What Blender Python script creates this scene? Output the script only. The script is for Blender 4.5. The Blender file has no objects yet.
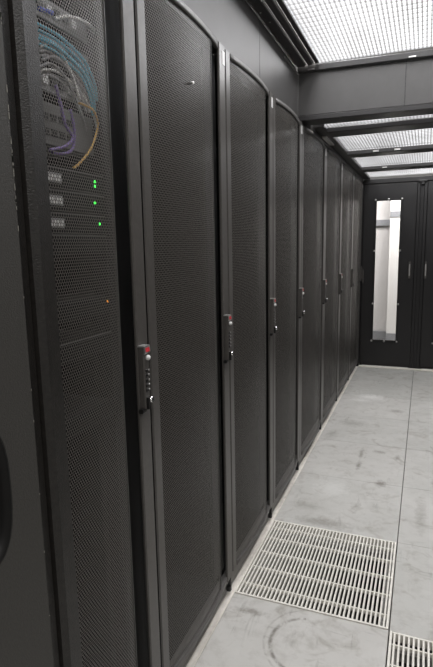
import bpy, math, random
from mathutils import Matrix, Vector
random.seed(4)
S = bpy.context.scene
COL = S.collection

# ---------------------------------------------------------------- camera
F_PX, YAW, PITCH, ROLL = 517.05, 0.38226, 0.1666, -0.01912
CAM = Vector((0.6608, -1.7667, 1.3791))
cy, sy, cp, sp = math.cos(YAW), math.sin(YAW), math.cos(PITCH), math.sin(PITCH)
fwd = Vector((-sy * cp, cy * cp, -sp)); r0 = Vector((cy, sy, 0)); u0 = r0.cross(fwd)
cr, sr = math.cos(ROLL), math.sin(ROLL)
right, up = r0 * cr + u0 * sr, u0 * cr - r0 * sr
cam = bpy.data.objects.new('camera', bpy.data.cameras.new('camera'))
COL.objects.link(cam)
cam.data.sensor_fit = 'VERTICAL'; cam.data.sensor_height = 24.0
cam.data.lens = F_PX * 24.0 / 667.0
cam.data.clip_start = 0.02
m3 = Matrix((right, up, -fwd)).transposed()
cam.matrix_world = Matrix.Translation(CAM) @ m3.to_4x4()
S.camera = cam

# ---------------------------------------------------------------- light
w = bpy.data.worlds.new('data_hall_ambient'); S.world = w; w.use_nodes = True
w.node_tree.nodes['Background'].inputs[0].default_value = (1.0, 0.97, 0.93, 1)
w.node_tree.nodes['Background'].inputs[1].default_value = 0.18

def area(name, loc, size, power, color=(1, 0.98, 0.96), rot=(0, 0, 0)):
    l = bpy.data.lights.new(name, 'AREA'); l.shape = 'RECTANGLE'
    l.size, l.size_y = size; l.energy = power; l.color = color
    o = bpy.data.objects.new(name, l); o.location = loc; o.rotation_euler = rot
    COL.objects.link(o); return o
# rows of hall lamps hanging above the translucent aisle roof
area('hall_lamp_strip', (0.25, 0.35, 3.05), (0.30, 2.8), 105)
area('hall_lamp_strip', (0.95, 0.35, 3.05), (0.30, 2.8), 105)
area('hall_lamp_strip', (1.12, 3.05, 2.95), (0.28, 2.4), 130)
area('hall_lamp_strip', (-0.60, 3.05, 2.95), (0.28, 2.4), 110)
# hall lamp outside the near doorway, and one beyond the far doors
area('hall_lamp_strip', (1.3, -2.9, 3.0), (0.3, 1.5), 45)
area('hall_lamp_strip', (0.5, 4.62, 2.85), (1.2, 0.25), 70)

S.view_settings.view_transform = 'Standard'
S.view_settings.look = 'None'
S.view_settings.exposure = 0.0
S.view_settings.gamma = 1.0
S.view_settings.use_curve_mapping = False
S.cycles.transparent_max_bounces = 24
S.cycles.max_bounces = 10
S.cycles.transmission_bounces = 8

# ---------------------------------------------------------------- materials
def new_mat(name):
    m = bpy.data.materials.new(name); m.use_nodes = True
    nt = m.node_tree; b = nt.nodes['Principled BSDF']
    return m, nt, b
def mth(nt, op, a, b=None, c=None):
    n = nt.nodes.new('ShaderNodeMath'); n.operation = op
    for i, v in enumerate((a, b, c)):
        if v is None: continue
        if isinstance(v, (int, float)): n.inputs[i].default_value = v
        else: nt.links.new(v, n.inputs[i])
    return n.outputs[0]
def mixc(nt, fac, a, b):
    n = nt.nodes.new('ShaderNodeMix'); n.data_type = 'RGBA'
    if isinstance(fac, (int, float)): n.inputs[0].default_value = fac
    else: nt.links.new(fac, n.inputs[0])
    for i, v in ((6, a), (7, b)):
        if isinstance(v, tuple): n.inputs[i].default_value = v + (1,)
        else: nt.links.new(v, n.inputs[i])
    return n.outputs[2]
def noise(nt, scale, detail=4, rough=0.6, vec=None, dist=0.0):
    n = nt.nodes.new('ShaderNodeTexNoise'); n.inputs['Scale'].default_value = scale
    n.inputs['Detail'].default_value = detail; n.inputs['Roughness'].default_value = rough
    n.inputs['Distortion'].default_value = dist
    if vec is not None: nt.links.new(vec, n.inputs['Vector'])
    return n.outputs[0]
def position(nt):
    return nt.nodes.new('ShaderNodeNewGeometry').outputs['Position']
def vscale(nt, vec, s):
    n = nt.nodes.new('ShaderNodeVectorMath'); n.operation = 'MULTIPLY'
    nt.links.new(vec, n.inputs[0]); n.inputs[1].default_value = s
    return n.outputs[0]
def ramp(nt, fac, lo, hi):
    n = nt.nodes.new('ShaderNodeMapRange'); nt.links.new(fac, n.inputs[0])
    n.inputs[1].default_value = lo; n.inputs[2].default_value = hi
    return n.outputs[0]
def paint(name, rgb, rough=0.45, metal=0.0, var=0.12, grain=60.0, bump=0.0, spec=0.5):
    m, nt, b = new_mat(name)
    pos = position(nt)
    k = noise(nt, grain, 5, 0.65, pos)
    dark = tuple(c * (1 - var) for c in rgb); lite = tuple(min(1, c * (1 + var)) for c in rgb)
    nt.links.new(mixc(nt, ramp(nt, k, 0.3, 0.7), dark, lite), b.inputs['Base Color'])
    b.inputs['Roughness'].default_value = rough; b.inputs['Metallic'].default_value = metal
    b.inputs['Specular IOR Level'].default_value = spec
    if bump:
        bn = nt.nodes.new('ShaderNodeBump'); bn.inputs['Strength'].default_value = bump
        bn.inputs['Distance'].default_value = 0.001
        nt.links.new(noise(nt, 500, 2, 0.5, pos), bn.inputs['Height'])
        nt.links.new(bn.outputs[0], b.inputs['Normal'])
    return m

M = {}
M['black'] = paint('black_powder_coat', (0.010, 0.0095, 0.009), 0.45, bump=0.15)
M['stile'] = paint('charcoal_door_frame', (0.080, 0.074, 0.068), 0.32, bump=0.1)
M['rim'] = paint('charcoal_door_rim', (0.10, 0.095, 0.09), 0.40, bump=0.1)
M['rail'] = paint('grey_base_rail', (0.15, 0.143, 0.135), 0.42, bump=0.1)
M['band'] = paint('recess_shade_black', (0.006, 0.0057, 0.0054), 0.5, spec=0.3)  # near-black colour stands in for the shade inside recesses
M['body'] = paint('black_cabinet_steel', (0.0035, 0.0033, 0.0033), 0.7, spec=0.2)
M['leaf'] = paint('grey_textured_steel', (0.050, 0.047, 0.042), 0.6, bump=0.5, var=0.2, grain=300)
M['jamb'] = paint('rough_black_jamb', (0.019, 0.017, 0.015), 0.42, bump=0.8, var=0.4, grain=120)
M['bare'] = paint('worn_bare_edge', (0.26, 0.25, 0.22), 0.5, metal=0.3, var=0.5, grain=90)
M['panel'] = paint('grey_steel_panel', (0.085, 0.082, 0.080), 0.42, metal=0.15, var=0.08, grain=6)
M['frame'] = paint('dark_roof_frame', (0.028, 0.026, 0.026), 0.4)
M['alu'] = paint('brushed_aluminium', (0.55, 0.54, 0.52), 0.35, metal=0.8)
M['chrome'] = paint('chrome', (0.75, 0.75, 0.75), 0.15, metal=1.0, var=0.02)
M['red'] = paint('red_sticker', (0.55, 0.035, 0.045), 0.5)
M['white'] = paint('white_plastic', (0.75, 0.74, 0.72), 0.4, var=0.04)
M['doorblk'] = paint('black_door_paint', (0.014, 0.013, 0.013), 0.38, bump=0.1)
M['grate'] = paint('cream_grate_enamel', (0.80, 0.77, 0.70), 0.42, var=0.12, grain=40)
M['trimw'] = paint('off_white_floor_trim', (0.78, 0.74, 0.67), 0.5, var=0.12, grain=30)
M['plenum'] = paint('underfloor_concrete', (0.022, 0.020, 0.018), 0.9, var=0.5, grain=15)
M['stringer'] = paint('galvanised_stringer', (0.40, 0.39, 0.37), 0.5, metal=0.3)
M['wallwhite'] = paint('white_hall_wall', (0.72, 0.72, 0.70), 0.7, var=0.03, grain=4)
M['wallgrey'] = paint('pale_grey_hall_wall', (0.66, 0.65, 0.64), 0.7, var=0.03, grain=4)
M['server'] = paint('server_front_black', (0.004, 0.004, 0.0042), 0.6, spec=0.2)
M['servergrey'] = paint('switch_front_grey', (0.17, 0.165, 0.16), 0.5)
M['edge'] = paint('server_lid_edge', (0.16, 0.16, 0.155), 0.4, metal=0.5)
for n, c in (('cyan', (0.14, 0.50, 0.64)), ('cablewhite', (0.80, 0.78, 0.74)), ('purple', (0.22, 0.14, 0.40)),
             ('orange', (0.62, 0.36, 0.06)), ('blue', (0.06, 0.10, 0.55)), ('cablegrey', (0.30, 0.29, 0.29))):
    M[n] = paint(n + '_cable_jacket', c, 0.45, var=0.05)

M['skirting_band'] = paint('blue_grey_skirting_band', (0.24, 0.25, 0.265), 0.6)
def emit(name, rgb, s):
    m, nt, b = new_mat(name)
    b.inputs['Base Color'].default_value = rgb + (1,)
    b.inputs['Emission Color'].default_value = rgb + (1,); b.inputs['Emission Strength'].default_value = s
    return m
M['green_led'] = emit('green_led', (0.05, 1.0, 0.08), 3.0)
M['amber_led'] = emit('amber_led', (1.0, 0.35, 0.03), 1.2)

# perforated door skin: staggered round holes, in metres along the UV of the skin
def mesh_mat():
    m, nt, b = new_mat('perforated_black_steel')
    uv = nt.nodes.new('ShaderNodeUVMap').outputs[0]
    sx = nt.nodes.new('ShaderNodeSeparateXYZ'); nt.links.new(uv, sx.inputs[0])
    P, Q = 0.0070, 0.0066      # pitch across, pitch between staggered rows (rows of the pair)
    def lattice(offx, offy):
        a = mth(nt, 'SUBTRACT', mth(nt, 'FRACT', mth(nt, 'ADD', mth(nt, 'DIVIDE', sx.outputs[0], P), offx)), 0.5)
        c = mth(nt, 'SUBTRACT', mth(nt, 'FRACT', mth(nt, 'ADD', mth(nt, 'DIVIDE', sx.outputs[1], 2 * Q * 0.9), offy)), 0.5)
        a = mth(nt, 'MULTIPLY', a, P); c = mth(nt, 'MULTIPLY', c, 2 * Q * 0.9)
        return mth(nt, 'SQRT', mth(nt, 'ADD', mth(nt, 'MULTIPLY', a, a), mth(nt, 'MULTIPLY', c, c)))
    d = mth(nt, 'MINIMUM', lattice(0, 0), lattice(0.5, 0.5))
    hole = mth(nt, 'LESS_THAN', d, 0.0030)
    b.inputs['Base Color'].default_value = (0.135, 0.125, 0.113, 1)
    b.inputs['Roughness'].default_value = 0.36
    tr = nt.nodes.new('ShaderNodeBsdfTransparent')
    mx = nt.nodes.new('ShaderNodeMixShader')
    nt.links.new(hole, mx.inputs[0]); nt.links.new(b.outputs[0], mx.inputs[1]); nt.links.new(tr.outputs[0], mx.inputs[2])
    nt.links.new(mx.outputs[0], nt.nodes['Material Output'].inputs[0])
    return m
M['mesh'] = mesh_mat()

# ribbed translucent roof sheet: cells along and across, part clear, part scattering
def roof_mat():
    m, nt, b = new_mat('multiwall_polycarbonate'); nt.nodes.remove(b)
    sx = nt.nodes.new('ShaderNodeSeparateXYZ'); nt.links.new(position(nt), sx.inputs[0])
    def line(sock, pitch, width):
        f = mth(nt, 'ABSOLUTE', mth(nt, 'SUBTRACT', mth(nt, 'FRACT', mth(nt, 'DIVIDE', sock, pitch)), 0.5))
        return mth(nt, 'GREATER_THAN', f, 0.5 - width * 0.5)
    g = mth(nt, 'ADD', mth(nt, 'MULTIPLY', line(sx.outputs[0], 0.0195, 0.34), 0.55),
            mth(nt, 'MULTIPLY', line(sx.outputs[1], 0.050, 0.30), 0.40))
    g = mth(nt, 'MINIMUM', g, 0.8)
    big = noise(nt, 2.2, 3, 0.5, vscale(nt, position(nt), (2.5, 1, 1)))
    g = mth(nt, 'ADD', g, mth(nt, 'MULTIPLY', ramp(nt, big, 0.35, 0.75), 0.15))
    colr = mixc(nt, g, (0.80, 0.81, 0.83), (0.22, 0.215, 0.21))
    t1 = nt.nodes.new('ShaderNodeBsdfTransparent'); nt.links.new(colr, t1.inputs[0])
    t2 = nt.nodes.new('ShaderNodeBsdfTranslucent'); nt.links.new(colr, t2.inputs[0])
    mx = nt.nodes.new('ShaderNodeMixShader'); mx.inputs[0].default_value = 0.115
    nt.links.new(t1.outputs[0], mx.inputs[1]); nt.links.new(t2.outputs[0], mx.inputs[2])
    nt.links.new(mx.outputs[0], nt.nodes['Material Output'].inputs[0])
    return m
M['roof'] = roof_mat()

BR, WH = (0.17, 0.15, 0.125), (0.80, 0.79, 0.76)
STAINS = [(0.325, 1.62, 0.016, 0.10, 0.6, BR), (0.33, 1.42, 0.016, 0.08, 0.7, BR), (0.48, 1.20, 0.035, 0.05, 0.75, BR),
          (0.25, 0.66, 0.16, 0.045, 0.45, BR), (0.13, 0.80, 0.09, 0.05, 0.30, BR), (0.27, 2.98, 0.14, 0.09, 0.65, WH), (0.18, 2.85, 0.10, 0.05, 0.4, WH),
          (0.55, 1.62, 0.02, 0.05, 0.6, BR), (0.44, 1.68, 0.05, 0.03, 0.5, BR), (0.50, 2.62, 0.06, 0.05, 0.5, BR), (0.80, 0.22, 0.02, 0.03, 0.6, BR),
          (0.78, 1.3, 0.03, 0.06, 0.5, BR), (0.10, -0.08, 0.06, 0.02, 0.6, BR), (0.22, 1.05, 0.10, 0.10, 0.3, WH), (0.20, 2.2, 0.12, 0.08, 0.35, BR), (0.08, 1.9, 0.05, 0.12, 0.3, BR), (0.70, 0.9, 0.03, 0.2, 0.3, BR)]
def floor_mat():
    m, nt, b = new_mat('worn_grey_floor_tile')
    pos = position(nt)
    oi = nt.nodes.new('ShaderNodeObjectInfo')
    base = mixc(nt, oi.outputs['Random'], (0.46, 0.455, 0.425), (0.525, 0.51, 0.48))
    c = mixc(nt, mth(nt, 'MULTIPLY', ramp(nt, noise(nt, 4.5, 6, 0.62, pos), 0.42, 0.75), 0.55), base, (0.62, 0.605, 0.575))
    c = mixc(nt, mth(nt, 'MULTIPLY', ramp(nt, noise(nt, 7, 5, 0.6, pos, 1.2), 0.55, 0.70), 0.60), c, (0.30, 0.275, 0.24))
    # scuffs: stretched noise ridges in two directions
    for vec, lo, hi, amt in (((14, 2.2, 1), 0.58, 0.72, 0.75), ((2.6, 20, 1), 0.58, 0.72, 0.6)):
        s = ramp(nt, noise(nt, 1.6, 5, 0.7, vscale(nt, pos, vec), 0.6), lo, hi)
        gate = ramp(nt, noise(nt, 3.3, 3, 0.6, pos), 0.48, 0.66)
        c = mixc(nt, mth(nt, 'MULTIPLY', mth(nt, 'MULTIPLY', s, gate), amt), c, (0.13, 0.115, 0.10))
    c = mixc(nt, mth(nt, 'MULTIPLY', ramp(nt, noise(nt, 14, 6, 0.7, pos), 0.50, 0.75), 0.35), c, (0.26, 0.24, 0.21))
    # single stains and rub marks: centre, half-lengths along and across the aisle, strength, colour
    wob = noise(nt, 38, 5, 0.75, pos)
    sp = nt.nodes.new('ShaderNodeSeparateXYZ'); nt.links.new(pos, sp.inputs[0])
    for (px, py, rx, ry, amt, cc) in STAINS:
        ax = mth(nt, 'DIVIDE', mth(nt, 'SUBTRACT', sp.outputs[0], px), rx); ay = mth(nt, 'DIVIDE', mth(nt, 'SUBTRACT', sp.outputs[1], py), ry)
        d = mth(nt, 'SQRT', mth(nt, 'ADD', mth(nt, 'MULTIPLY', ax, ax), mth(nt, 'MULTIPLY', ay, ay)))
        d = mth(nt, 'ADD', d, mth(nt, 'MULTIPLY', mth(nt, 'SUBTRACT', wob, 0.5), 2.4))
        c = mixc(nt, mth(nt, 'MULTIPLY', ramp(nt, d, 1.15, 0.25), amt), c, cc)
    # swept circular wheel scuffs worn into single places
    sx = nt.nodes.new('ShaderNodeSeparateXYZ'); nt.links.new(pos, sx.inputs[0])
    n1 = noise(nt, 26, 5, 0.7, pos)
    for (px, py, rr, wd, amt, half) in ((0.345, -0.175, 0.135, 0.010, 0.75, -1), (0.36, -0.165, 0.175, 0.006, 0.35, -1), (0.18, -0.47, 0.12, 0.008, 0.4, 1)):
        dx = mth(nt, 'SUBTRACT', sx.outputs[0], px); dy = mth(nt, 'SUBTRACT', sx.outputs[1], py)
        d = mth(nt, 'SQRT', mth(nt, 'ADD', mth(nt, 'MULTIPLY', dx, dx), mth(nt, 'MULTIPLY', dy, dy)))
        ring = ramp(nt, mth(nt, 'ABSOLUTE', mth(nt, 'SUBTRACT', d, rr)), wd, wd * 0.25)
        side = mth(nt, 'GREATER_THAN', mth(nt, 'MULTIPLY', mth(nt, 'ADD', dx, mth(nt, 'MULTIPLY', dy, 0.6)), half), -0.04)
        k = mth(nt, 'MULTIPLY', mth(nt, 'MULTIPLY', ring, side), ramp(nt, n1, 0.36, 0.62))
        c = mixc(nt, mth(nt, 'MULTIPLY', k, amt), c, (0.12, 0.105, 0.085))
    nt.links.new(c, b.inputs['Base Color'])
    b.inputs['Roughness'].default_value = 0.5
    b.inputs['Specular IOR Level'].default_value = 0.35
    return m
M['tile'] = floor_mat()

def glass_mat():
    m, nt, b = new_mat('window_glass'); nt.nodes.remove(b)
    t = nt.nodes.new('ShaderNodeBsdfTransparent'); t.inputs[0].default_value = (0.95, 0.94, 0.94, 1)
    g = nt.nodes.new('ShaderNodeBsdfGlossy'); g.inputs['Roughness'].default_value = 0.03
    fr = nt.nodes.new('ShaderNodeFresnel'); fr.inputs[0].default_value = 1.45
    mx = nt.nodes.new('ShaderNodeMixShader'); nt.links.new(fr.outputs[0], mx.inputs[0])
    nt.links.new(t.outputs[0], mx.inputs[1]); nt.links.new(g.outputs[0], mx.inputs[2])
    nt.links.new(mx.outputs[0], nt.nodes['Material Output'].inputs[0])
    return m
M['glass'] = glass_mat()

# ---------------------------------------------------------------- mesh builder
class MB:
    def __init__(s): s.v, s.f, s.uv, s.smooth = [], [], {}, set()
    def face(s, idx, smooth=False, uv=None):
        s.f.append(tuple(idx))
        if smooth: s.smooth.add(len(s.f) - 1)
        if uv: s.uv[len(s.f) - 1] = uv
    def box(s, x0, x1, y0, y1, z0, z1, c=0.0):
        """box with its long edges optionally chamfered by c"""
        n = len(s.v)
        if c <= 0:
            s.v += [(x, y, z) for z in (z0, z1) for x, y in ((x0, y0), (x1, y0), (x1, y1), (x0, y1))]
            for q in ((3, 2, 1, 0), (4, 5, 6, 7), (0, 1, 5, 4), (1, 2, 6, 5), (2, 3, 7, 6), (3, 0, 4, 7)):
                s.face([n + i for i in q])
            return s
        dims = (x1 - x0, y1 - y0, z1 - z0); ax = dims.index(max(dims))
        lo, hi = [(x0, x1), (y0, y1), (z0, z1)][ax]
        o = [i for i in (0, 1, 2) if i != ax]
        r = [(x0, x1), (y0, y1), (z0, z1)]
        a0, a1 = r[o[0]]; b0, b1 = r[o[1]]
        prof = [(a0 + c, b0), (a1 - c, b0), (a1, b0 + c), (a1, b1 - c), (a1 - c, b1), (a0 + c, b1), (a0, b1 - c), (a0, b0 + c)]
        if ax == 1: prof.reverse()
        for t in (lo, hi):
            for a, b in prof:
                p = [0, 0, 0]; p[ax] = t; p[o[0]] = a; p[o[1]] = b
                s.v.append(tuple(p))
        s.face([n + i for i in range(7, -1, -1)]); s.face([n + 8 + i for i in range(8)])
        for i in range(8):
            j = (i + 1) % 8
            s.face((n + i, n + j, n + 8 + j, n + 8 + i))
        return s
    def cyl(s, c, axis, r, h, seg=16, r2=None):
        n = len(s.v); r2 = r if r2 is None else r2
        A = Vector(axis).normalized(); B = A.orthogonal().normalized(); D = A.cross(B)
        for k, (t, rr) in enumerate(((0, r), (h, r2))):
            for i in range(seg):
                a = 2 * math.pi * i / seg
                s.v.append(tuple(Vector(c) + A * t + (B * math.cos(a) + D * math.sin(a)) * rr))
        s.face([n + i for i in range(seg - 1, -1, -1)]); s.face([n + seg + i for i in range(seg)])
        for i in range(seg):
            j = (i + 1) % seg
            s.face((n + i, n + j, n + seg + j, n + seg + i), True)
        return s
    def dome(s, c, axis, r, squash=1.0, seg=12, rings=5):
        n = len(s.v); A = Vector(axis).normalized(); B = A.orthogonal().normalized(); D = A.cross(B)
        for k in range(rings):
            e = math.pi / 2 * k / rings
            for i in range(seg):
                a = 2 * math.pi * i / seg
                s.v.append(tuple(Vector(c) + A * r * squash * math.sin(e) + (B * math.cos(a) + D * math.sin(a)) * r * math.cos(e)))
        s.v.append(tuple(Vector(c) + A * r * squash)); top = len(s.v) - 1
        for k in range(rings - 1):
            for i in range(seg):
                j = (i + 1) % seg
                s.face((n + k * seg + i, n + k * seg + j, n + (k + 1) * seg + j, n + (k + 1) * seg + i), True)
        for i in range(seg):
            s.face((n + (rings - 1) * seg + i, n + (rings - 1) * seg + (i + 1) % seg, top), True)
        s.face([n + i for i in range(seg - 1, -1, -1)])
        return s
    def tube(s, pts, r, seg=7, sub=6):
        P = [Vector(p) for p in pts]; out = []
        for i in range(len(P) - 1):
            a, b, c, d = P[max(i - 1, 0)], P[i], P[i + 1], P[min(i + 2, len(P) - 1)]
            for k in range(sub):
                t = k / sub
                out.append(0.5 * ((2 * b) + (c - a) * t + (2 * a - 5 * b + 4 * c - d) * t * t + (3 * b - a - 3 * c + d) * t ** 3))
        out.append(P[-1]); n = len(s.v)
        N = None
        for i, p in enumerate(out):
            T = (out[min(i + 1, len(out) - 1)] - out[max(i - 1, 0)]).normalized()
            N = (T.orthogonal() if N is None else N - T * N.dot(T)).normalized(); B = T.cross(N)
            for k in range(seg):
                a = 2 * math.pi * k / seg
                s.v.append(tuple(p + (N * math.cos(a) + B * math.sin(a)) * r))
        for i in range(len(out) - 1):
            for k in range(seg):
                j = (k + 1) % seg
                s.face((n + i * seg + k, n + i * seg + j, n + (i + 1) * seg + j, n + (i + 1) * seg + k), True)
        s.face([n + k for k in range(seg - 1, -1, -1)])
        e = n + (len(out) - 1) * seg; s.face([e + k for k in range(seg)])
        return s
    def build(s, name, mat, parent=None, loc=None):
        me = bpy.data.meshes.new(name); me.from_pydata(s.v, [], s.f)
        if s.uv:
            u = me.uv_layers.new(name='UVMap')
            for fi, q in s.uv.items():
                for li, c in zip(me.polygons[fi].loop_indices, q): u.data[li].uv = c
        for i in s.smooth: me.polygons[i].use_smooth = True
        me.materials.append(M[mat]); me.update()
        o = bpy.data.objects.new(name, me); COL.objects.link(o)
        if parent is not None: o.parent = parent
        if loc is not None: o.location = loc
        return o

def box(name, mat, parent, x0, x1, y0, y1, z0, z1, c=0.0, loc=None):
    return MB().box(x0, x1, y0, y1, z0, z1, c).build(name, mat, parent, loc)
def empty(name, loc=(0, 0, 0)):
    o = bpy.data.objects.new(name, None); o.empty_display_size = 0.05
    COL.objects.link(o); o.location = loc; return o
def tag(o, label, cat, group=None):
    o['label'] = label; o['category'] = cat
    if group: o['group'] = group
    return o
def struct(o, label=None):
    o['kind'] = 'structure'
    if label: o['label'] = label
    return o
def copy_tree(o, parent=None):
    c = o.copy(); COL.objects.link(c)
    if parent is not None: c.parent = parent
    for ch in list(o.children): copy_tree(ch, c)
    return c

Y_END = 4.2

# ================================================================ SETTING
# ---- raised floor: plenum slab with one tile object per square
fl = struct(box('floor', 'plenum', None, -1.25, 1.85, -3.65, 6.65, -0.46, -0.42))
tile_mesh = MB().box(0.0015, 0.5985, 0.0008, 0.5992, -0.035, 0.0, 0.0015).build('floor_tile', 'tile', fl)
first = True
for i in range(-2, 3):
    for j in range(-6, 11):
        if (i, j) in ((0, 0), (1, -1)): continue
        o = tile_mesh if first else tile_mesh.copy()
        if not first: COL.objects.link(o)
        first = False
        o.location = (0.6 * i, 0.6 * j, 0.0)
# galvanised stringers under the two open grates
for (gx, gy) in ((0, 0), (0.6, -0.6)):
    for b in ((0.002, 0.035, 0, 0.6), (0.565, 0.598, 0, 0.6), (0.036, 0.564, 0.002, 0.035), (0.036, 0.564, 0.565, 0.598)):
        box('floor_stringer', 'stringer', fl, gx + b[0], gx + b[1], gy + b[2], gy + b[3], -0.085, -0.052)

# ---- white strip between racks and floor
struct(box('trim_1', 'trimw', None, -0.0175, 0.008, -1.17, Y_END - 0.06, 0.0005, 0.006, 0.002))
struct(box('trim_2', 'trimw', None, 0.012, 1.28, Y_END - 0.055, Y_END - 0.002, 0.0005, 0.010, 0.003))

# ---- upper left wall above the near racks, two steel panels
wl = struct(empty('wall_left'))
for (a, b) in ((-1.20, 0.498), (0.501, 1.2195)):
    box('steel_panel', 'panel', wl, -0.045, -0.028, a, b, 2.046, 2.318, 0.002)
box('tab_and_joint_glint', 'alu', wl, -0.027, -0.020, 0.90, 1.190, 2.290, 2.296)  # metal tab, with light reflected along the joint drawn as bright metal
# ---- right-hand row opposite, out of the picture: its closed face only
struct(box('wall_right', 'body', None, 1.29, 1.33, -1.2, Y_END + 0.1, 0.0, 2.34))
# ---- bulkhead where the roof steps down
bk = struct(empty('trim_3', (0, 1.2, 0)))
bk.rotation_euler[2] = 0.055
for (a, b) in ((-0.026, 0.527), (0.532, 1.08), (1.083, 1.285)):
    box('bulkhead_panel', 'panel', bk, a, b, 0.022, 0.04, 2.084, 2.300, 0.002)
for x in (0.5273, 1.0803):
    box('seam_gasket', 'frame', bk, x, x + 0.0045 if x < 1 else x + 0.0025, 0.0215, 0.038, 2.084, 2.300)
box('bottom_flange', 'frame', bk, -0.026, 1.28, 0.016, 0.150, 2.056, 2.082, 0.003)
box('top_rail', 'frame', bk, -0.026, 1.28, -0.004, 0.045, 2.302, 2.335, 0.004)
for x in (0.03, 0.54):
    box('clip', 'alu', bk, x, x + 0.035, -0.012, -0.005, 2.306, 2.312)

# ---- roof
ce = struct(empty('ceiling'))
# near, high part
box('edge_angle', 'frame', ce, -0.045, 0.020, -1.25, 1.185, 2.325, 2.345, 0.003)
box('channel_strip', 'alu', ce, 0.022, 0.028, -1.25, 1.185, 2.329, 2.336)
box('edge_angle', 'frame', ce, 0.030, 0.060, -1.25, 1.185, 2.327, 2.346, 0.003)
box('channel_strip', 'alu', ce, 0.062, 0.068, -1.25, 1.185, 2.331, 2.340)
box('edge_angle', 'frame', ce, 0.070, 0.092, -1.25, 1.185, 2.332, 2.348, 0.003)
for (x, y) in ((-0.012, 0.46), (-0.002, 0.565), (-0.012, -0.3), (-0.002, -0.2)):
    MB().dome((x, y, 2.3245), (0, 0, -1), 0.0045, 0.6, 10, 3).build('screw', 'alu', ce)
box('end_rail', 'frame', ce, -0.045, 1.285, -1.30, -1.252, 2.31, 2.35, 0.004)
for (a, b) in ((-1.25, -0.02), (0.0, 1.25)):
    box('roof_panel', 'roof', ce, 0.072, 1.285, a, b, 2.350, 2.358)
box('cross_rail', 'frame', ce, 0.095, 1.285, -0.035, 0.015, 2.32, 2.349, 0.004)
# far, lower part
ZC = 2.035
box('edge_angle', 'frame', ce, -0.10, 0.015, 1.36, Y_END - 0.012, ZC + 0.002, ZC + 0.05, 0.004)
box('edge_angle', 'frame', ce, 0.017, 0.080, 1.42, Y_END - 0.012, ZC + 0.022, ZC + 0.05, 0.004)
box('channel_strip', 'alu', ce, 0.020, 0.050, 1.68, 1.98, ZC + 0.012, ZC + 0.021)
bars = [(1.51, 1.67), (2.38, 2.53), (3.28, 3.44)]
for (a, b) in bars:
    box('cross_rail', 'frame', ce, 0.082, 1.285, a, b, ZC + 0.004, ZC + 0.034, 0.005)
for (x, k) in ((0.27, 1), (0.42, 1), (0.78, 1), (0.27, 2), (0.75, 2)):
    a, b = bars[k]
    box('clip', 'alu', ce, x, x + 0.04, a - 0.012, a - 0.001, ZC + 0.012, ZC + 0.022)
edges = [1.27] + [0.5 * (a + b) for a, b in bars] + [Y_END + 0.05]
for a, b in zip(edges[:-1], edges[1:]):
    box('roof_panel', 'roof', ce, 0.050, 1.285, a + 0.004, b - 0.004, ZC + 0.053, ZC + 0.060)

# ---- far end: frame, two black door leaves with tall windows
we = struct(empty('wall_back'))
box('light_stop_panel', 'doorblk', we, -1.10, -0.019, Y_END + 0.001, Y_END + 0.05, 0.0, 2.34)  # added beside the last rack to stop hall light leaking in
box('header', 'doorblk', we, -0.02, 1.288, Y_END - 0.01, Y_END + 0.06, 2.012, 2.060, 0.004)
box('jamb_post', 'doorblk', we, -0.018, 0.012, Y_END - 0.02, Y_END + 0.06, 0.0, 2.010, 0.004)
box('jamb_post', 'doorblk', we, 1.235, 1.288, Y_END - 0.01, Y_END + 0.06, 0.0, 2.010, 0.004)
for b in ((-0.018, 0.040, 0.0, 2.06), (0.540, 0.680, 0.0, 2.06), (1.21, 1.288, 0.0, 2.06)):
    box('light_stop_strip', 'doorblk', we, b[0], b[1], Y_END + 0.0605, Y_END + 0.075, b[2], b[3])  # added behind the door gaps to block light from the hall
for z0, z1 in ((1.99, 2.06), (0.0, 0.06)):
    box('light_stop_strip', 'doorblk', we, -0.018, 1.288, Y_END + 0.076, Y_END + 0.09, z0, z1)  # added light block behind the gaps above and below the leaves
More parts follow.
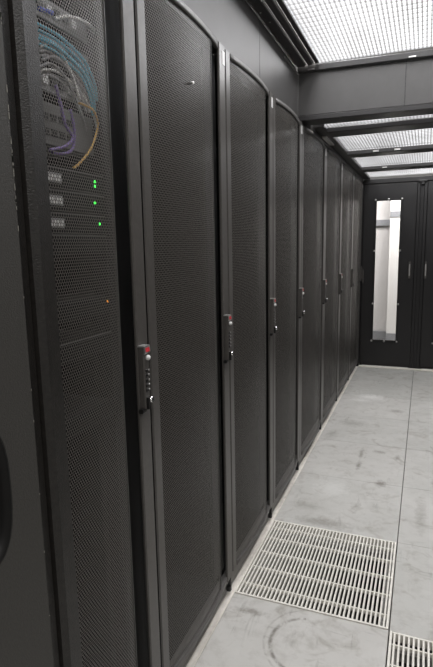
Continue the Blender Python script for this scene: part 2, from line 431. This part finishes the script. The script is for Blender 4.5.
def door_leaf(name, x0, x1, wx0, wx1, hx, label):
    d = struct(empty(name, (x0, Y_END, 0)), label)
    z0, z1, wz0, wz1 = 0.042, 2.006, 0.312, 1.832
    W = x1 - x0; a, b = wx0 - x0, wx1 - x0
    lf = MB()
    lf.box(0, a, 0, 0.04, z0, z1); lf.box(b, W, 0, 0.04, z0, z1)
    lf.box(a, b, 0, 0.04, z0, wz0); lf.box(a, b, 0, 0.04, wz1, z1)
    lf.build('door_leaf', 'doorblk', d)
    fr = MB(); t = 0.016
    fr.box(a - t, a + 0.004, -0.010, -0.0005, wz0 - t, wz1 + t, 0.002); fr.box(b - 0.004, b + t, -0.010, -0.0005, wz0 - t, wz1 + t, 0.002)
    fr.box(a + 0.005, b - 0.005, -0.010, -0.0005, wz0 - t, wz0 + 0.004, 0.002); fr.box(a + 0.005, b - 0.005, -0.010, -0.0005, wz1 - 0.004, wz1 + t, 0.002)
    f = fr.build('window_frame', 'black', d)
    box('glass_pane', 'glass', d, a + 0.0005, b - 0.0005, 0.015, 0.021, wz0 + 0.0005, wz1 - 0.0005)
    xs = (a - t * .6, (a + b) / 2, b + t * .6)
    spots = [(x, wz1 + t * .6) for x in xs] + [(x, wz0 - t * .6) for x in xs]
    spots += [(x, z) for x in (xs[0], xs[2]) for z in (1.30, 0.72)]
    for (x, z) in spots:
        MB().dome((x, -0.010, z), (0, -1, 0), 0.011, 0.6, 10, 3).build('screw', 'alu', f)
    h = box('pull_handle', 'stile', d, hx - 0.012 - x0, hx + 0.012 - x0, -0.034, -0.024, 1.002, 1.182, 0.004)
    for z in (1.012, 1.170):
        MB().cyl((hx - x0, -0.0005, z), (0, -1, 0), 0.006, 0.0235, 10).build('handle_post', 'chrome', h)
    h2 = box('handle_inlay', 'alu', d, hx - 0.005 - x0, hx + 0.005 - x0, -0.0365, -0.0345, 1.03, 1.155)
    return d
d2 = door_leaf('door_2', 0.020, 0.556, 0.152, 0.401, 0.513, 'black steel end door with a tall narrow window at the far end of the aisle')
d3 = door_leaf('door_3', 0.662, 1.232, 0.788, 1.036, 0.673, 'black steel end door at the right edge, right of the closing strip')
for z in (0.955, 1.075):
    MB().cyl((0.030 - 0.020, -0.0005, z), (0, -1, 0), 0.006, 0.02, 10).build('hinge_post', 'chrome', d2)
box('hinge_plate', 'stile', d2, 0.004, 0.020, -0.030, -0.021, 0.945, 1.095, 0.003)
# closing strip between the leaves, with the black catch at its head
box('closing_strip', 'doorblk', we, 0.560, 0.588, Y_END - 0.012, Y_END + 0.03, 0.02, 2.008, 0.002)
box('closing_strip', 'doorblk', we, 0.588, 0.628, Y_END + 0.006, Y_END + 0.03, 0.02, 2.008, 0.002)
box('closing_strip', 'doorblk', we, 0.628, 0.656, Y_END - 0.012, Y_END + 0.03, 0.02, 2.008, 0.002)
box('door_catch', 'black', we, 0.570, 0.650, Y_END - 0.05, Y_END - 0.013, 2.000, 2.020, 0.003)
box('door_catch', 'black', we, 0.595, 0.627, Y_END - 0.05, Y_END - 0.013, 1.975, 1.999, 0.003)

# ---- hall beyond the far doors, seen through the glass
wf = struct(box('wall_far', 'wallgrey', None, -1.2, 1.85, 5.9, 6.0, 0.0, 2.15))
struct(box('column_white', 'wallwhite', None, 0.215, 0.75, 5.55, 5.85, 0.0, 2.12))
struct(box('wall_high_band', 'skirting_band', None, -1.2, 0.213, 5.84, 5.899, 1.62, 1.70)); struct(box('column_high_band', 'skirting_band', None, 0.215, 0.75, 5.535, 5.549, 1.72, 1.79))  # grey horizontal bands set high on the wall and on the column
struct(box('trim_4', 'skirting_band', None, -1.2, 1.85, 5.86, 5.899, 0.0, 0.14)); struct(box('trim_8', 'skirting_band', None, 0.215, 0.75, 5.535, 5.549, 0.001, 0.17))

# ---- near doorway: black jamb and the grey leaf swung open beside the camera
tj = struct(empty('trim_5'))
box('jamb_post', 'jamb', tj, 0.012, 0.178, -1.2055, -1.163, 0.0, 2.30, 0.008)
box('jamb_post', 'jamb', tj, -0.02, 0.166, -1.236, -1.206, 0.0, 2.30, 0.004)
d1 = struct(empty('door_1', (0.18, -1.238, 0)), 'open grey steel door leaf with an oval recessed pull at the left edge of the photo')
# leaf: plate pierced by an oval, cup behind it (local: x out of the leaf, y towards the jamb)
def leaf_with_pull():
    Wd, z0, z1 = 0.62, 0.012, 2.27; oy, oz, ry, rz = -0.0985, 1.080, 0.046, 0.092
    n = 40
    ov = []
    for i in range(n):
        a = 2 * math.pi * i / n
        ca, sa = math.cos(a), math.sin(a)
        ov.append((oy + ry * math.copysign(abs(ca) ** 0.75, ca), oz + rz * math.copysign(abs(sa) ** 0.75, sa)))
    b = MB(); q = len(b.v)
    # front sheet: ring of quads from oval to a small rectangle, then rectangles outwards
    ay0, ay1, az0, az1 = -0.19, -0.03, 0.90, 1.30
    rect = []
    for (y, z) in ov:
        dy, dz = y - oy, z - oz
        t = min([(ay1 - oy) / dy if dy > 1e-9 else 9e9, (ay0 - oy) / dy if dy < -1e-9 else 9e9,
                 (az1 - oz) / dz if dz > 1e-9 else 9e9, (az0 - oz) / dz if dz < -1e-9 else 9e9])
        rect.append((oy + dy * t, oz + dz * t))
    b.v += [(0, y, z) for y, z in ov] + [(0, y, z) for y, z in rect]
    for i in range(n):
        j = (i + 1) % n
        b.face((i, i + n, j + n, j))
    crn = [(ay1, az1), (ay0, az1), (ay0, az0), (ay1, az0)]
    for (y, z) in crn:      # fill the four corners cut by the radial rectangle
        k = min(range(n), key=lambda i: (rect[i][0] - y) ** 2 + (rect[i][1] - z) ** 2)
        cands = sorted(range(n), key=lambda i: (rect[i][0] - y) ** 2 + (rect[i][1] - z) ** 2)[:2]
        on_y = [i for i in range(n) if abs(rect[i][0] - y) < 1e-6]; on_z = [i for i in range(n) if abs(rect[i][1] - z) < 1e-6]
        if on_y and on_z:
            i1 = min(on_y, key=lambda i: abs(rect[i][1] - z)); i2 = min(on_z, key=lambda i: abs(rect[i][0] - y))
            b.v.append((0, y, z)); b.face((n + i1, n + i2, len(b.v) - 1) if True else ())
    def rct(y0, y1, za, zb):
        m = len(b.v); b.v.extend([(0, y0, za), (0, y1, za), (0, y1, zb), (0, y0, zb)]); b.face((m, m + 1, m + 2, m + 3))
    rct(-Wd, ay0, z0, z1); rct(ay1, 0, z0, z1); rct(ay0, ay1, z0, az0); rct(ay0, ay1, az1, z1)
    # sides and back
    m = len(b.v)
    b.v += [(0, -Wd, z0), (0, 0, z0), (0, 0, z1), (0, -Wd, z1), (-0.045, -Wd, z0), (-0.045, 0, z0), (-0.045, 0, z1), (-0.045, -Wd, z1)]
    for f in ((7, 6, 5, 4), (0, 4, 5, 1), (1, 5, 6, 2), (2, 6, 7, 3), (3, 7, 4, 0)): b.face([m + i for i in f])
    b.build('door_leaf', 'leaf', d1)
    c = MB()
    for k, (dx, sc) in enumerate(((0.0004, 1.05), (0.0008, 1.0), (-0.012, 0.93), (-0.024, 0.75), (-0.027, 0.4))):
        c.v += [(dx, oy + (y - oy) * sc, oz + (z - oz) * (1 - (1 - sc) * ry / rz)) for y, z in ov]
        if k:
            for i in range(n):
                j = (i + 1) % n
                c.face(((k - 1) * n + i, (k - 1) * n + j, k * n + j, k * n + i), k > 1)
    c.face([4 * n + i for i in range(n)])
    c.build('recessed_pull', 'band', d1)
leaf_with_pull()
# worn paint along the leaf's edge: chips of bare metal
for i in range(60):
    z = random.choice([random.uniform(1.38, 2.0), random.uniform(0.3, 2.1)])
    h = random.uniform(0.002, 0.010) if z > 1.38 else random.uniform(0.001, 0.003)
    box('paint_chip', 'bare', d1, -0.0012, 0.0004, -0.0011, 0.0003, z, z + h)

# ================================================================ RACKS
ARC_N = 14
def arc(u0, u1, sag):
    """plan curve of a bowed door skin: list of (x, y)"""
    out = []
    for i in range(ARC_N + 1):
        t = i / ARC_N
        out.append((sag * (1 - (2 * t - 1) ** 2), u0 + (u1 - u0) * t))
    return out

def make_rack(width, H, badge=True, sag=0.016):
    """parts of one rack; local y runs along the row, +x faces the aisle, z=0 on the floor"""
    g = 0.004
    r = empty('server_rack')
    # cabinet carcass
    c = MB(); D = -1.05
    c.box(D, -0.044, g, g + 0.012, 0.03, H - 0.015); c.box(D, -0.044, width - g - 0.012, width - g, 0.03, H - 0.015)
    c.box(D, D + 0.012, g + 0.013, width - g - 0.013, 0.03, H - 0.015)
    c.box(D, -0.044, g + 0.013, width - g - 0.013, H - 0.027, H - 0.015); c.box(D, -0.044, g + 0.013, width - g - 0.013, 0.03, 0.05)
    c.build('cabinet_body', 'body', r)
    box('base_rail', 'rail', r, -0.040, -0.018, g, width - g, 0.008, 0.080, 0.006)
    z0, z1 = 0.088, H
    near, band, strip = 0.044, 0.080, 0.054
    gn, gh = 0.008, 0.010      # clear gap either side of the rack joint
    u0, u1 = gn + near, width - gh - band - strip
    box('near_stile', 'stile', r, -0.008, 0.0, gn, gn + near, z0, z1, 0.004)
    box('recess_shade_band', 'band', r, -0.043, -0.035, u1 + 0.036, width - g, z0 + 0.02, z1 - 0.021, 0.002)  # dark strip carrying the shade between skin and handle stile
    box('handle_stile', 'stile', r, -0.006, 0.004, width - gh - strip, width - gh, z0, z1, 0.003)
    box('top_cap', 'band', r, -0.043, -0.011, gn, width - gh, H - 0.016, H - 0.004)
    # bowed perforated skin
    full = arc(u0 + 0.001, u1 + band - 0.001, sag); zb, zt = z0 + 0.022, z1 - 0.020
    pts = [q for q in full if q[1] < u1 - 0.004] + [(sag * (1 - (2 * (u1 - u0) / (u1 + band - u0) - 1) ** 2), u1 - 0.002)]
    s = MB()
    for skin in (0.002, 0.0026):       # front and back face of the sheet
        n0, L = len(s.v), 0
        for i, (x, y) in enumerate(pts):
            if i: L += math.hypot(x - pts[i - 1][0], y - pts[i - 1][1])
            s.v += [(x - skin, y, zb), (x - skin, y, zt)]
            if i: s.face((n0 + 2 * i - 2, n0 + 2 * i, n0 + 2 * i + 1, n0 + 2 * i - 1), True, [(L0, zb), (L, zb), (L, zt), (L0, zt)])
            L0 = L
    s.build('perforated_panel', 'mesh', r)
    # bowed top and bottom rims
    for (nm, a, b) in (('top_rim', zt - 0.001, z1), ('bottom_rim', z0, zb + 0.001)):
        m = MB()
        for i, (x, y) in enumerate(full):
            m.v += [(x - 0.009, y, a), (x + 0.0015, y, a), (x + 0.0015, y, b), (x - 0.009, y, b)]
            if i:
                k = 4 * i
                for e in range(4):
                    f = (e + 1) % 4
                    m.face((k - 4 + e, k + e, k + f, k - 4 + f), e == 1)
        m.face((0, 1, 2, 3)); k = 4 * ARC_N; m.face((k + 3, k + 2, k + 1, k))
        m.build(nm, 'rim', r)
    # thin return edge closing the far side of the skin
    box('return_edge', 'rim', r, pts[-1][0] - 0.007, pts[-1][0], u1 - 0.0018, u1, zb + 0.001, zt - 0.002)
    # hinge foot
    ft = MB().box(-0.0175, 0.000, width - 0.028, width - 0.010, 0.022, 0.042, 0.003)
    ft.cyl((-0.006, width - 0.018, 0.042), (0, 0, 1), 0.006, 0.0455, 10)
    ft.build('hinge_foot', 'black', r)
    # swing handle with keypad
    yc, zt2 = width - 0.052, 1.134
    h = box('door_handle', 'stile', r, 0.0045, 0.022, yc - 0.013, yc + 0.013, zt2 - 0.157, zt2, 0.003)
    cap = MB(); y0, y1 = yc - 0.014, yc + 0.014
    cap.v += [(0.0225, y0, zt2 - 0.017), (0.026, y0, zt2 - 0.013), (0.024, y0, zt2 + 0.004), (0.0045, y0, zt2 + 0.004), (0.0045, y0, zt2 + 0.0005), (0.0225, y0, zt2 + 0.0005),
              (0.0225, y1, zt2 - 0.017), (0.026, y1, zt2 - 0.013), (0.024, y1, zt2 + 0.004), (0.0045, y1, zt2 + 0.004), (0.0045, y1, zt2 + 0.0005), (0.0225, y1, zt2 + 0.0005)]
    cap.face(range(5, -1, -1)); cap.face(range(6, 12))
    for e in range(6): cap.face((e, (e + 1) % 6, (e + 1) % 6 + 6, e + 6))
    cap.build('handle_cap', 'alu' if badge else 'black', h)
    if badge:
        st = MB()
        st.v += [(0.0267, yc - 0.009, zt2 - 0.0115), (0.0267, yc + 0.010, zt2 - 0.0115), (0.0250, yc + 0.010, zt2 - 0.001), (0.0250, yc - 0.009, zt2 - 0.001),
                 (0.0255, yc - 0.009, zt2 - 0.0115), (0.0255, yc + 0.010, zt2 - 0.0115), (0.0240, yc + 0.010, zt2 - 0.001), (0.0240, yc - 0.009, zt2 - 0.001)]
        for f in ((0, 1, 2, 3), (7, 6, 5, 4), (0, 4, 5, 1), (1, 5, 6, 2), (2, 6, 7, 3), (3, 7, 4, 0)): st.face(f)
        st.build('red_sticker', 'red', h)
    kn = MB().cyl((0.022, yc + 0.002, zt2 - 0.027), (1, 0, 0), 0.0068, 0.005, 14); kn.dome((0.027, yc + 0.002, zt2 - 0.027), (1, 0, 0), 0.0062, 0.7, 14, 4)
    kn.build('button', 'white' if badge else 'stile', h)
    for k in range(5):
        zz = zt2 - 0.060 - 0.0125 * k
        box('key', 'black', h, 0.0222, 0.0245, yc - 0.008, yc + 0.001, zz - 0.004, zz + 0.004, 0.001)
        MB().dome((0.0222, yc + 0.0075, zz), (1, 0, 0), 0.003, 0.8, 8, 3).build('key_light', 'alu', h)
    MB().cyl((0.0222, yc + 0.003, zt2 - 0.136), (1, 0, 0), 0.008, 0.012, 14, 0.007).build('lock_cylinder', 'chrome', h)
    lv = MB().box(0.005, 0.019, yc - 0.022, yc - 0.004, zt2 - 0.169, zt2 - 0.1575, 0.003)
    lv.box(0.0225, 0.031, yc - 0.012, yc - 0.004, zt2 - 0.158, zt2 - 0.128, 0.002)
    lv.build('latch', 'black', h)
    # small white asset label high on the handle stile
    box('asset_label', 'white', r, 0.0042, 0.0048, width - 0.036, width - 0.012, H - 0.060, H - 0.018)
    return r

GROUP = 'server racks along the left side of the aisle'
H1, H2 = 2.040, 2.035
a = make_rack(0.60, H1)
racks = []
for k, y in enumerate((-1.2, -0.6, 0.0, 0.6)):
    o = a if k == 0 else copy_tree(a); o.location = (0, y, 0); racks.append(o)
b = make_rack(0.75, H2, sag=0.021)
b2 = make_rack(0.75, H2, badge=False, sag=0.021)
for k, y in enumerate((1.2, 1.95)):
    o = b if k == 0 else copy_tree(b); o.location = (0, y, 0); racks.append(o)
for k, y in enumerate((2.70, 3.45)):
    o = b2 if k == 0 else copy_tree(b2); o.location = (0, y, 0); racks.append(o)
for o, l in zip(racks, (
    'nearest black server rack, cables and green lights showing through its mesh door',
    'black server rack beside the cable-filled one, a tiny stud high on its mesh door',
    'black server rack standing directly beside the whole white floor grate',
    'black narrow server rack just past the white floor grate, ending under the grey bulkhead',
    'first wide black server rack beyond the grey bulkhead, under the lower roof',
    'second wide black server rack beyond the grey bulkhead, last with a red handle sticker',
    'black server rack one before the corner at the black end doors',
    'black server rack in the far corner against the black end doors')):
    tag(o, l, 'server rack', GROUP)
MB().cyl((0.017, 0.276, 1.842), (1, 0, 0), 0.0045, 0.009, 12, 0.003).build('stud', 'alu', racks[1])

# ---- contents of the nearest rack
R0 = racks[0]
DY, DZ = 0.005, -0.023
for y in (-1.135, -0.690):
    o = MB(); o.box(-0.114, -0.102, y - 0.012, y + 0.012, 0.06, 1.99)
    o.build('mounting_rail', 'body', R0, (0, 1.2, 0))
def server(z, i, leds, label, body='server', ear=True, lid=True, screws=False):
    s = empty('server', (-0.052, -0.915 + DY * 1.6, z + DZ))
    MB().box(-0.62, -0.002, -0.205, 0.205, -0.0205, 0.0205).build('chassis', body, s)
    box('front_panel', body, s, -0.0015, 0.004, -0.222, 0.222, -0.0205, 0.0190, 0.002)
    if screws:
        for zz in (-0.011, 0.011):
            MB().dome((0.0042, -0.014, zz), (1, 0, 0), 0.0028, 0.7, 8, 3).build('ear_screw', 'chrome', s)
    if lid: box('lid_edge', 'edge', s, -0.0010, 0.0045, -0.222, 0.222, 0.0195, 0.0212)
    if ear:
        e = box('ear_tag', 'cablegrey', s, 0.0042, 0.0058, 0.005, 0.055, -0.011, 0.009, 0.001)
        for k in range(4):
            box('print_bar', 'white', e, 0.006, 0.0064, 0.008 + k * 0.0115, 0.0165 + k * 0.0115, -0.008, 0.006)
    for (dy, dz, col) in leds:
        MB().dome((0.0042, dy, dz), (1, 0, 0), 0.0032, 0.8, 8, 3).build('indicator_light', col, s)
    return tag(s, label, 'server', 'servers in the nearest rack')
server(1.548, 0, ((0.174, 0.005, 'green_led'), (0.173, -0.005, 'green_led')), 'thin black server with a grey tag and two green lights, topmost of the tagged servers')
server(1.503, 1, ((0.170, 0.003, 'green_led'),), 'thin black server with grey tag and one green light, middle of three tagged servers')
server(1.457, 2, ((0.184, 0.002, 'green_led'),), 'thin black server with larger grey tag and one green light, lowest of three tagged servers')
server(1.412, 3, (), 'dark unlit server right below the three tagged servers', ear=False)
server(1.270, 4, ((0.200, 0.006, 'amber_led'),), 'dark server with a single amber light at half height', ear=False, lid=False)
server(1.180, 5, (), 'dark server with a pale lid edge below the amber-lit server', ear=False)
server(1.010, 6, (), 'lowest visible dark server with pale ear screws in the nearest rack', ear=False, lid=False, screws=True)

sw = empty('network_switch', (-0.080, -0.915 + DY, 1.660 + DZ))
box('chassis', 'servergrey', sw, -0.40, -0.002, -0.205, 0.205, -0.040, 0.040)
box('front_panel', 'servergrey', sw, -0.0015, 0.003, -0.222, 0.222, -0.042, 0.042, 0.002)
for i in range(12):
    for zz in (-0.016, 0.014):
        box('port', 'black', sw, 0.0031, 0.0045, -0.16 + i * 0.026, -0.142 + i * 0.026, zz - 0.007, zz + 0.007)
MB().dome((0.0032, 0.145, 0.030), (1, 0, 0), 0.003, 0.8, 8, 3).build('indicator_light', 'green_led', sw)
tag(sw, 'light grey network switch behind the purple cables in the nearest rack', 'network switch')
for k, (z, lab) in enumerate(((1.745, 'grey patch bay just above the light grey switch'), (1.815, 'grey patch bay behind the cyan cable bundle'), (1.885, 'topmost grey patch bay behind the white cable arc'))):
    pp = empty('patch_bay', (-0.0805, -0.915 + DY, z + DZ))
    box('front_panel', 'cablegrey', pp, -0.004, 0.003, -0.222, 0.222, -0.021, 0.021, 0.002)
    for i in range(14):
        box('port', 'white' if (i * 7 + k) % 3 == 0 else 'black', pp, 0.0032, 0.008, -0.19 + i * 0.027, -0.174 + i * 0.027, -0.008, 0.008)
    tag(pp, lab, 'patch bay', 'patch bays in the nearest rack')

def cable(name, col, pts, rad, label, group=None):
    o = MB().tube(pts, rad).build(name, col); tag(o, label, 'cable', group)
def P(x, *yz): return [(x, y + DY, z + DZ) for y, z in yz]
cable('patch_cable', 'cablewhite', P(-.055, (-.837, 1.861), (-.788, 1.883), (-.730, 1.893), (-.692, 1.887), (-.666, 1.863), (-.655, 1.80)), .004,
      'white cable in a high arc above the cyan bundle, nearest rack')
for k in range(5):
    d = 0.0085 * k
    cable('patch_cable', 'cyan', P(-.062 - .004 * (k % 3), (-.90, 1.836 - d), (-.865, 1.838 - d), (-.821, 1.838 - d), (-.772, 1.829 - d * 1.1), (-.726 - d * .3, 1.812 - d), (-.695 - d * .4, 1.775 - d), (-.69 - d * .4, 1.74 - d)), .0032,
          ('uppermost cyan cable of the five in the sweeping bundle', 'second cyan cable from the top of the sweeping bundle', 'middle one of the five cyan cables in the sweeping bundle', 'fourth cyan cable from the top of the sweeping bundle', 'lowest cyan cable of the five in the sweeping bundle')[k], 'cyan patch cables')
for k in range(8):
    y0 = random.uniform(-.90, -.85); z0 = 1.80 - k * .0085 + random.uniform(-.01, .01)
    y1 = random.uniform(-.80, -.70)
    cable('patch_cable', 'cablegrey' if k % 3 else 'cablewhite', P(-.066 - .003 * (k % 4), (y0, z0), ((y0 * 2 + y1) / 3, z0 + .018), ((y0 + 2 * y1) / 3, z0 + .008), (y1, z0 - .03), (y1 + .02, z0 - .07)), .0030,
          'pale cable in the tangle under the cyan bundle, nearest rack', 'pale patch cables')
cable('patch_cable', 'purple', P(-.058, (-.843, 1.735), (-.83, 1.70), (-.818, 1.662), (-.796, 1.641), (-.823, 1.618), (-.875, 1.602)), .0035,
      'purple cable curling before the light grey switch')
cable('patch_cable', 'purple', P(-.064, (-.86, 1.60), (-.82, 1.604), (-.79, 1.62), (-.78, 1.66), (-.79, 1.70)), .0035,
      'purple cable looping lower, ending below the light grey switch')
cable('fibre_cable', 'orange', P(-.050, (-.775, 1.714), (-.764, 1.715), (-.726, 1.711), (-.709, 1.688), (-.72, 1.657), (-.748, 1.619), (-.79, 1.586), (-.81, 1.575)), .0028,
      'orange cable bowing outwards above the tagged servers')
cable('patch_cable', 'blue', P(-.052, (-.885, 1.861), (-.866, 1.865), (-.845, 1.868)), .0045, 'short deep blue cable end at the top of the nearest rack')

# ================================================================ FLOOR GRATES
def grate(x, y, label):
    g = empty('floor_grate', (x, y, 0))
    f = MB(); t = 0.012
    f.box(0.003, t, 0.003, 0.597, -0.030, 0.003, 0.001); f.box(0.6 - t, 0.597, 0.003, 0.597, -0.030, 0.003, 0.001)
    f.box(t + .0005, 0.6 - t - .0005, 0.003, t, -0.030, 0.003, 0.001); f.box(t + .0005, 0.6 - t - .0005, 0.6 - t, 0.597, -0.030, 0.003, 0.001)
    f.build('frame', 'grate', g)
    n = 36
    proto = None
    for i in range(n):
        xx = t + (0.6 - 2 * t) * (i + 0.5) / n
        if proto is None:
            proto = MB().box(-0.0036, 0.0036, t + .0005, 0.6 - t - .0005, -0.013, 0.002, 0.001).build('bar', 'grate', g); o = proto
        else:
            o = proto.copy(); COL.objects.link(o)
        o.location = (xx, 0, 0)
    proto = None
    for v in (0.085, 0.205, 0.325, 0.445, 0.54):
        if proto is None:
            proto = MB().box(t + .001, 0.6 - t - .001, -0.003, 0.003, -0.018, -0.0025, 0.001).build('cross_rib', 'grate', g); o = proto
        else:
            o = proto.copy(); COL.objects.link(o)
        o.location = (0, v, 0)
    tag(g, label, 'floor grate', 'white floor grates')
grate(0.0, 0.0, 'whole cream white slotted floor grate set in the tiles beside the racks')
grate(0.6, -0.6, 'cream white slotted floor grate cut off by the lower right corner')
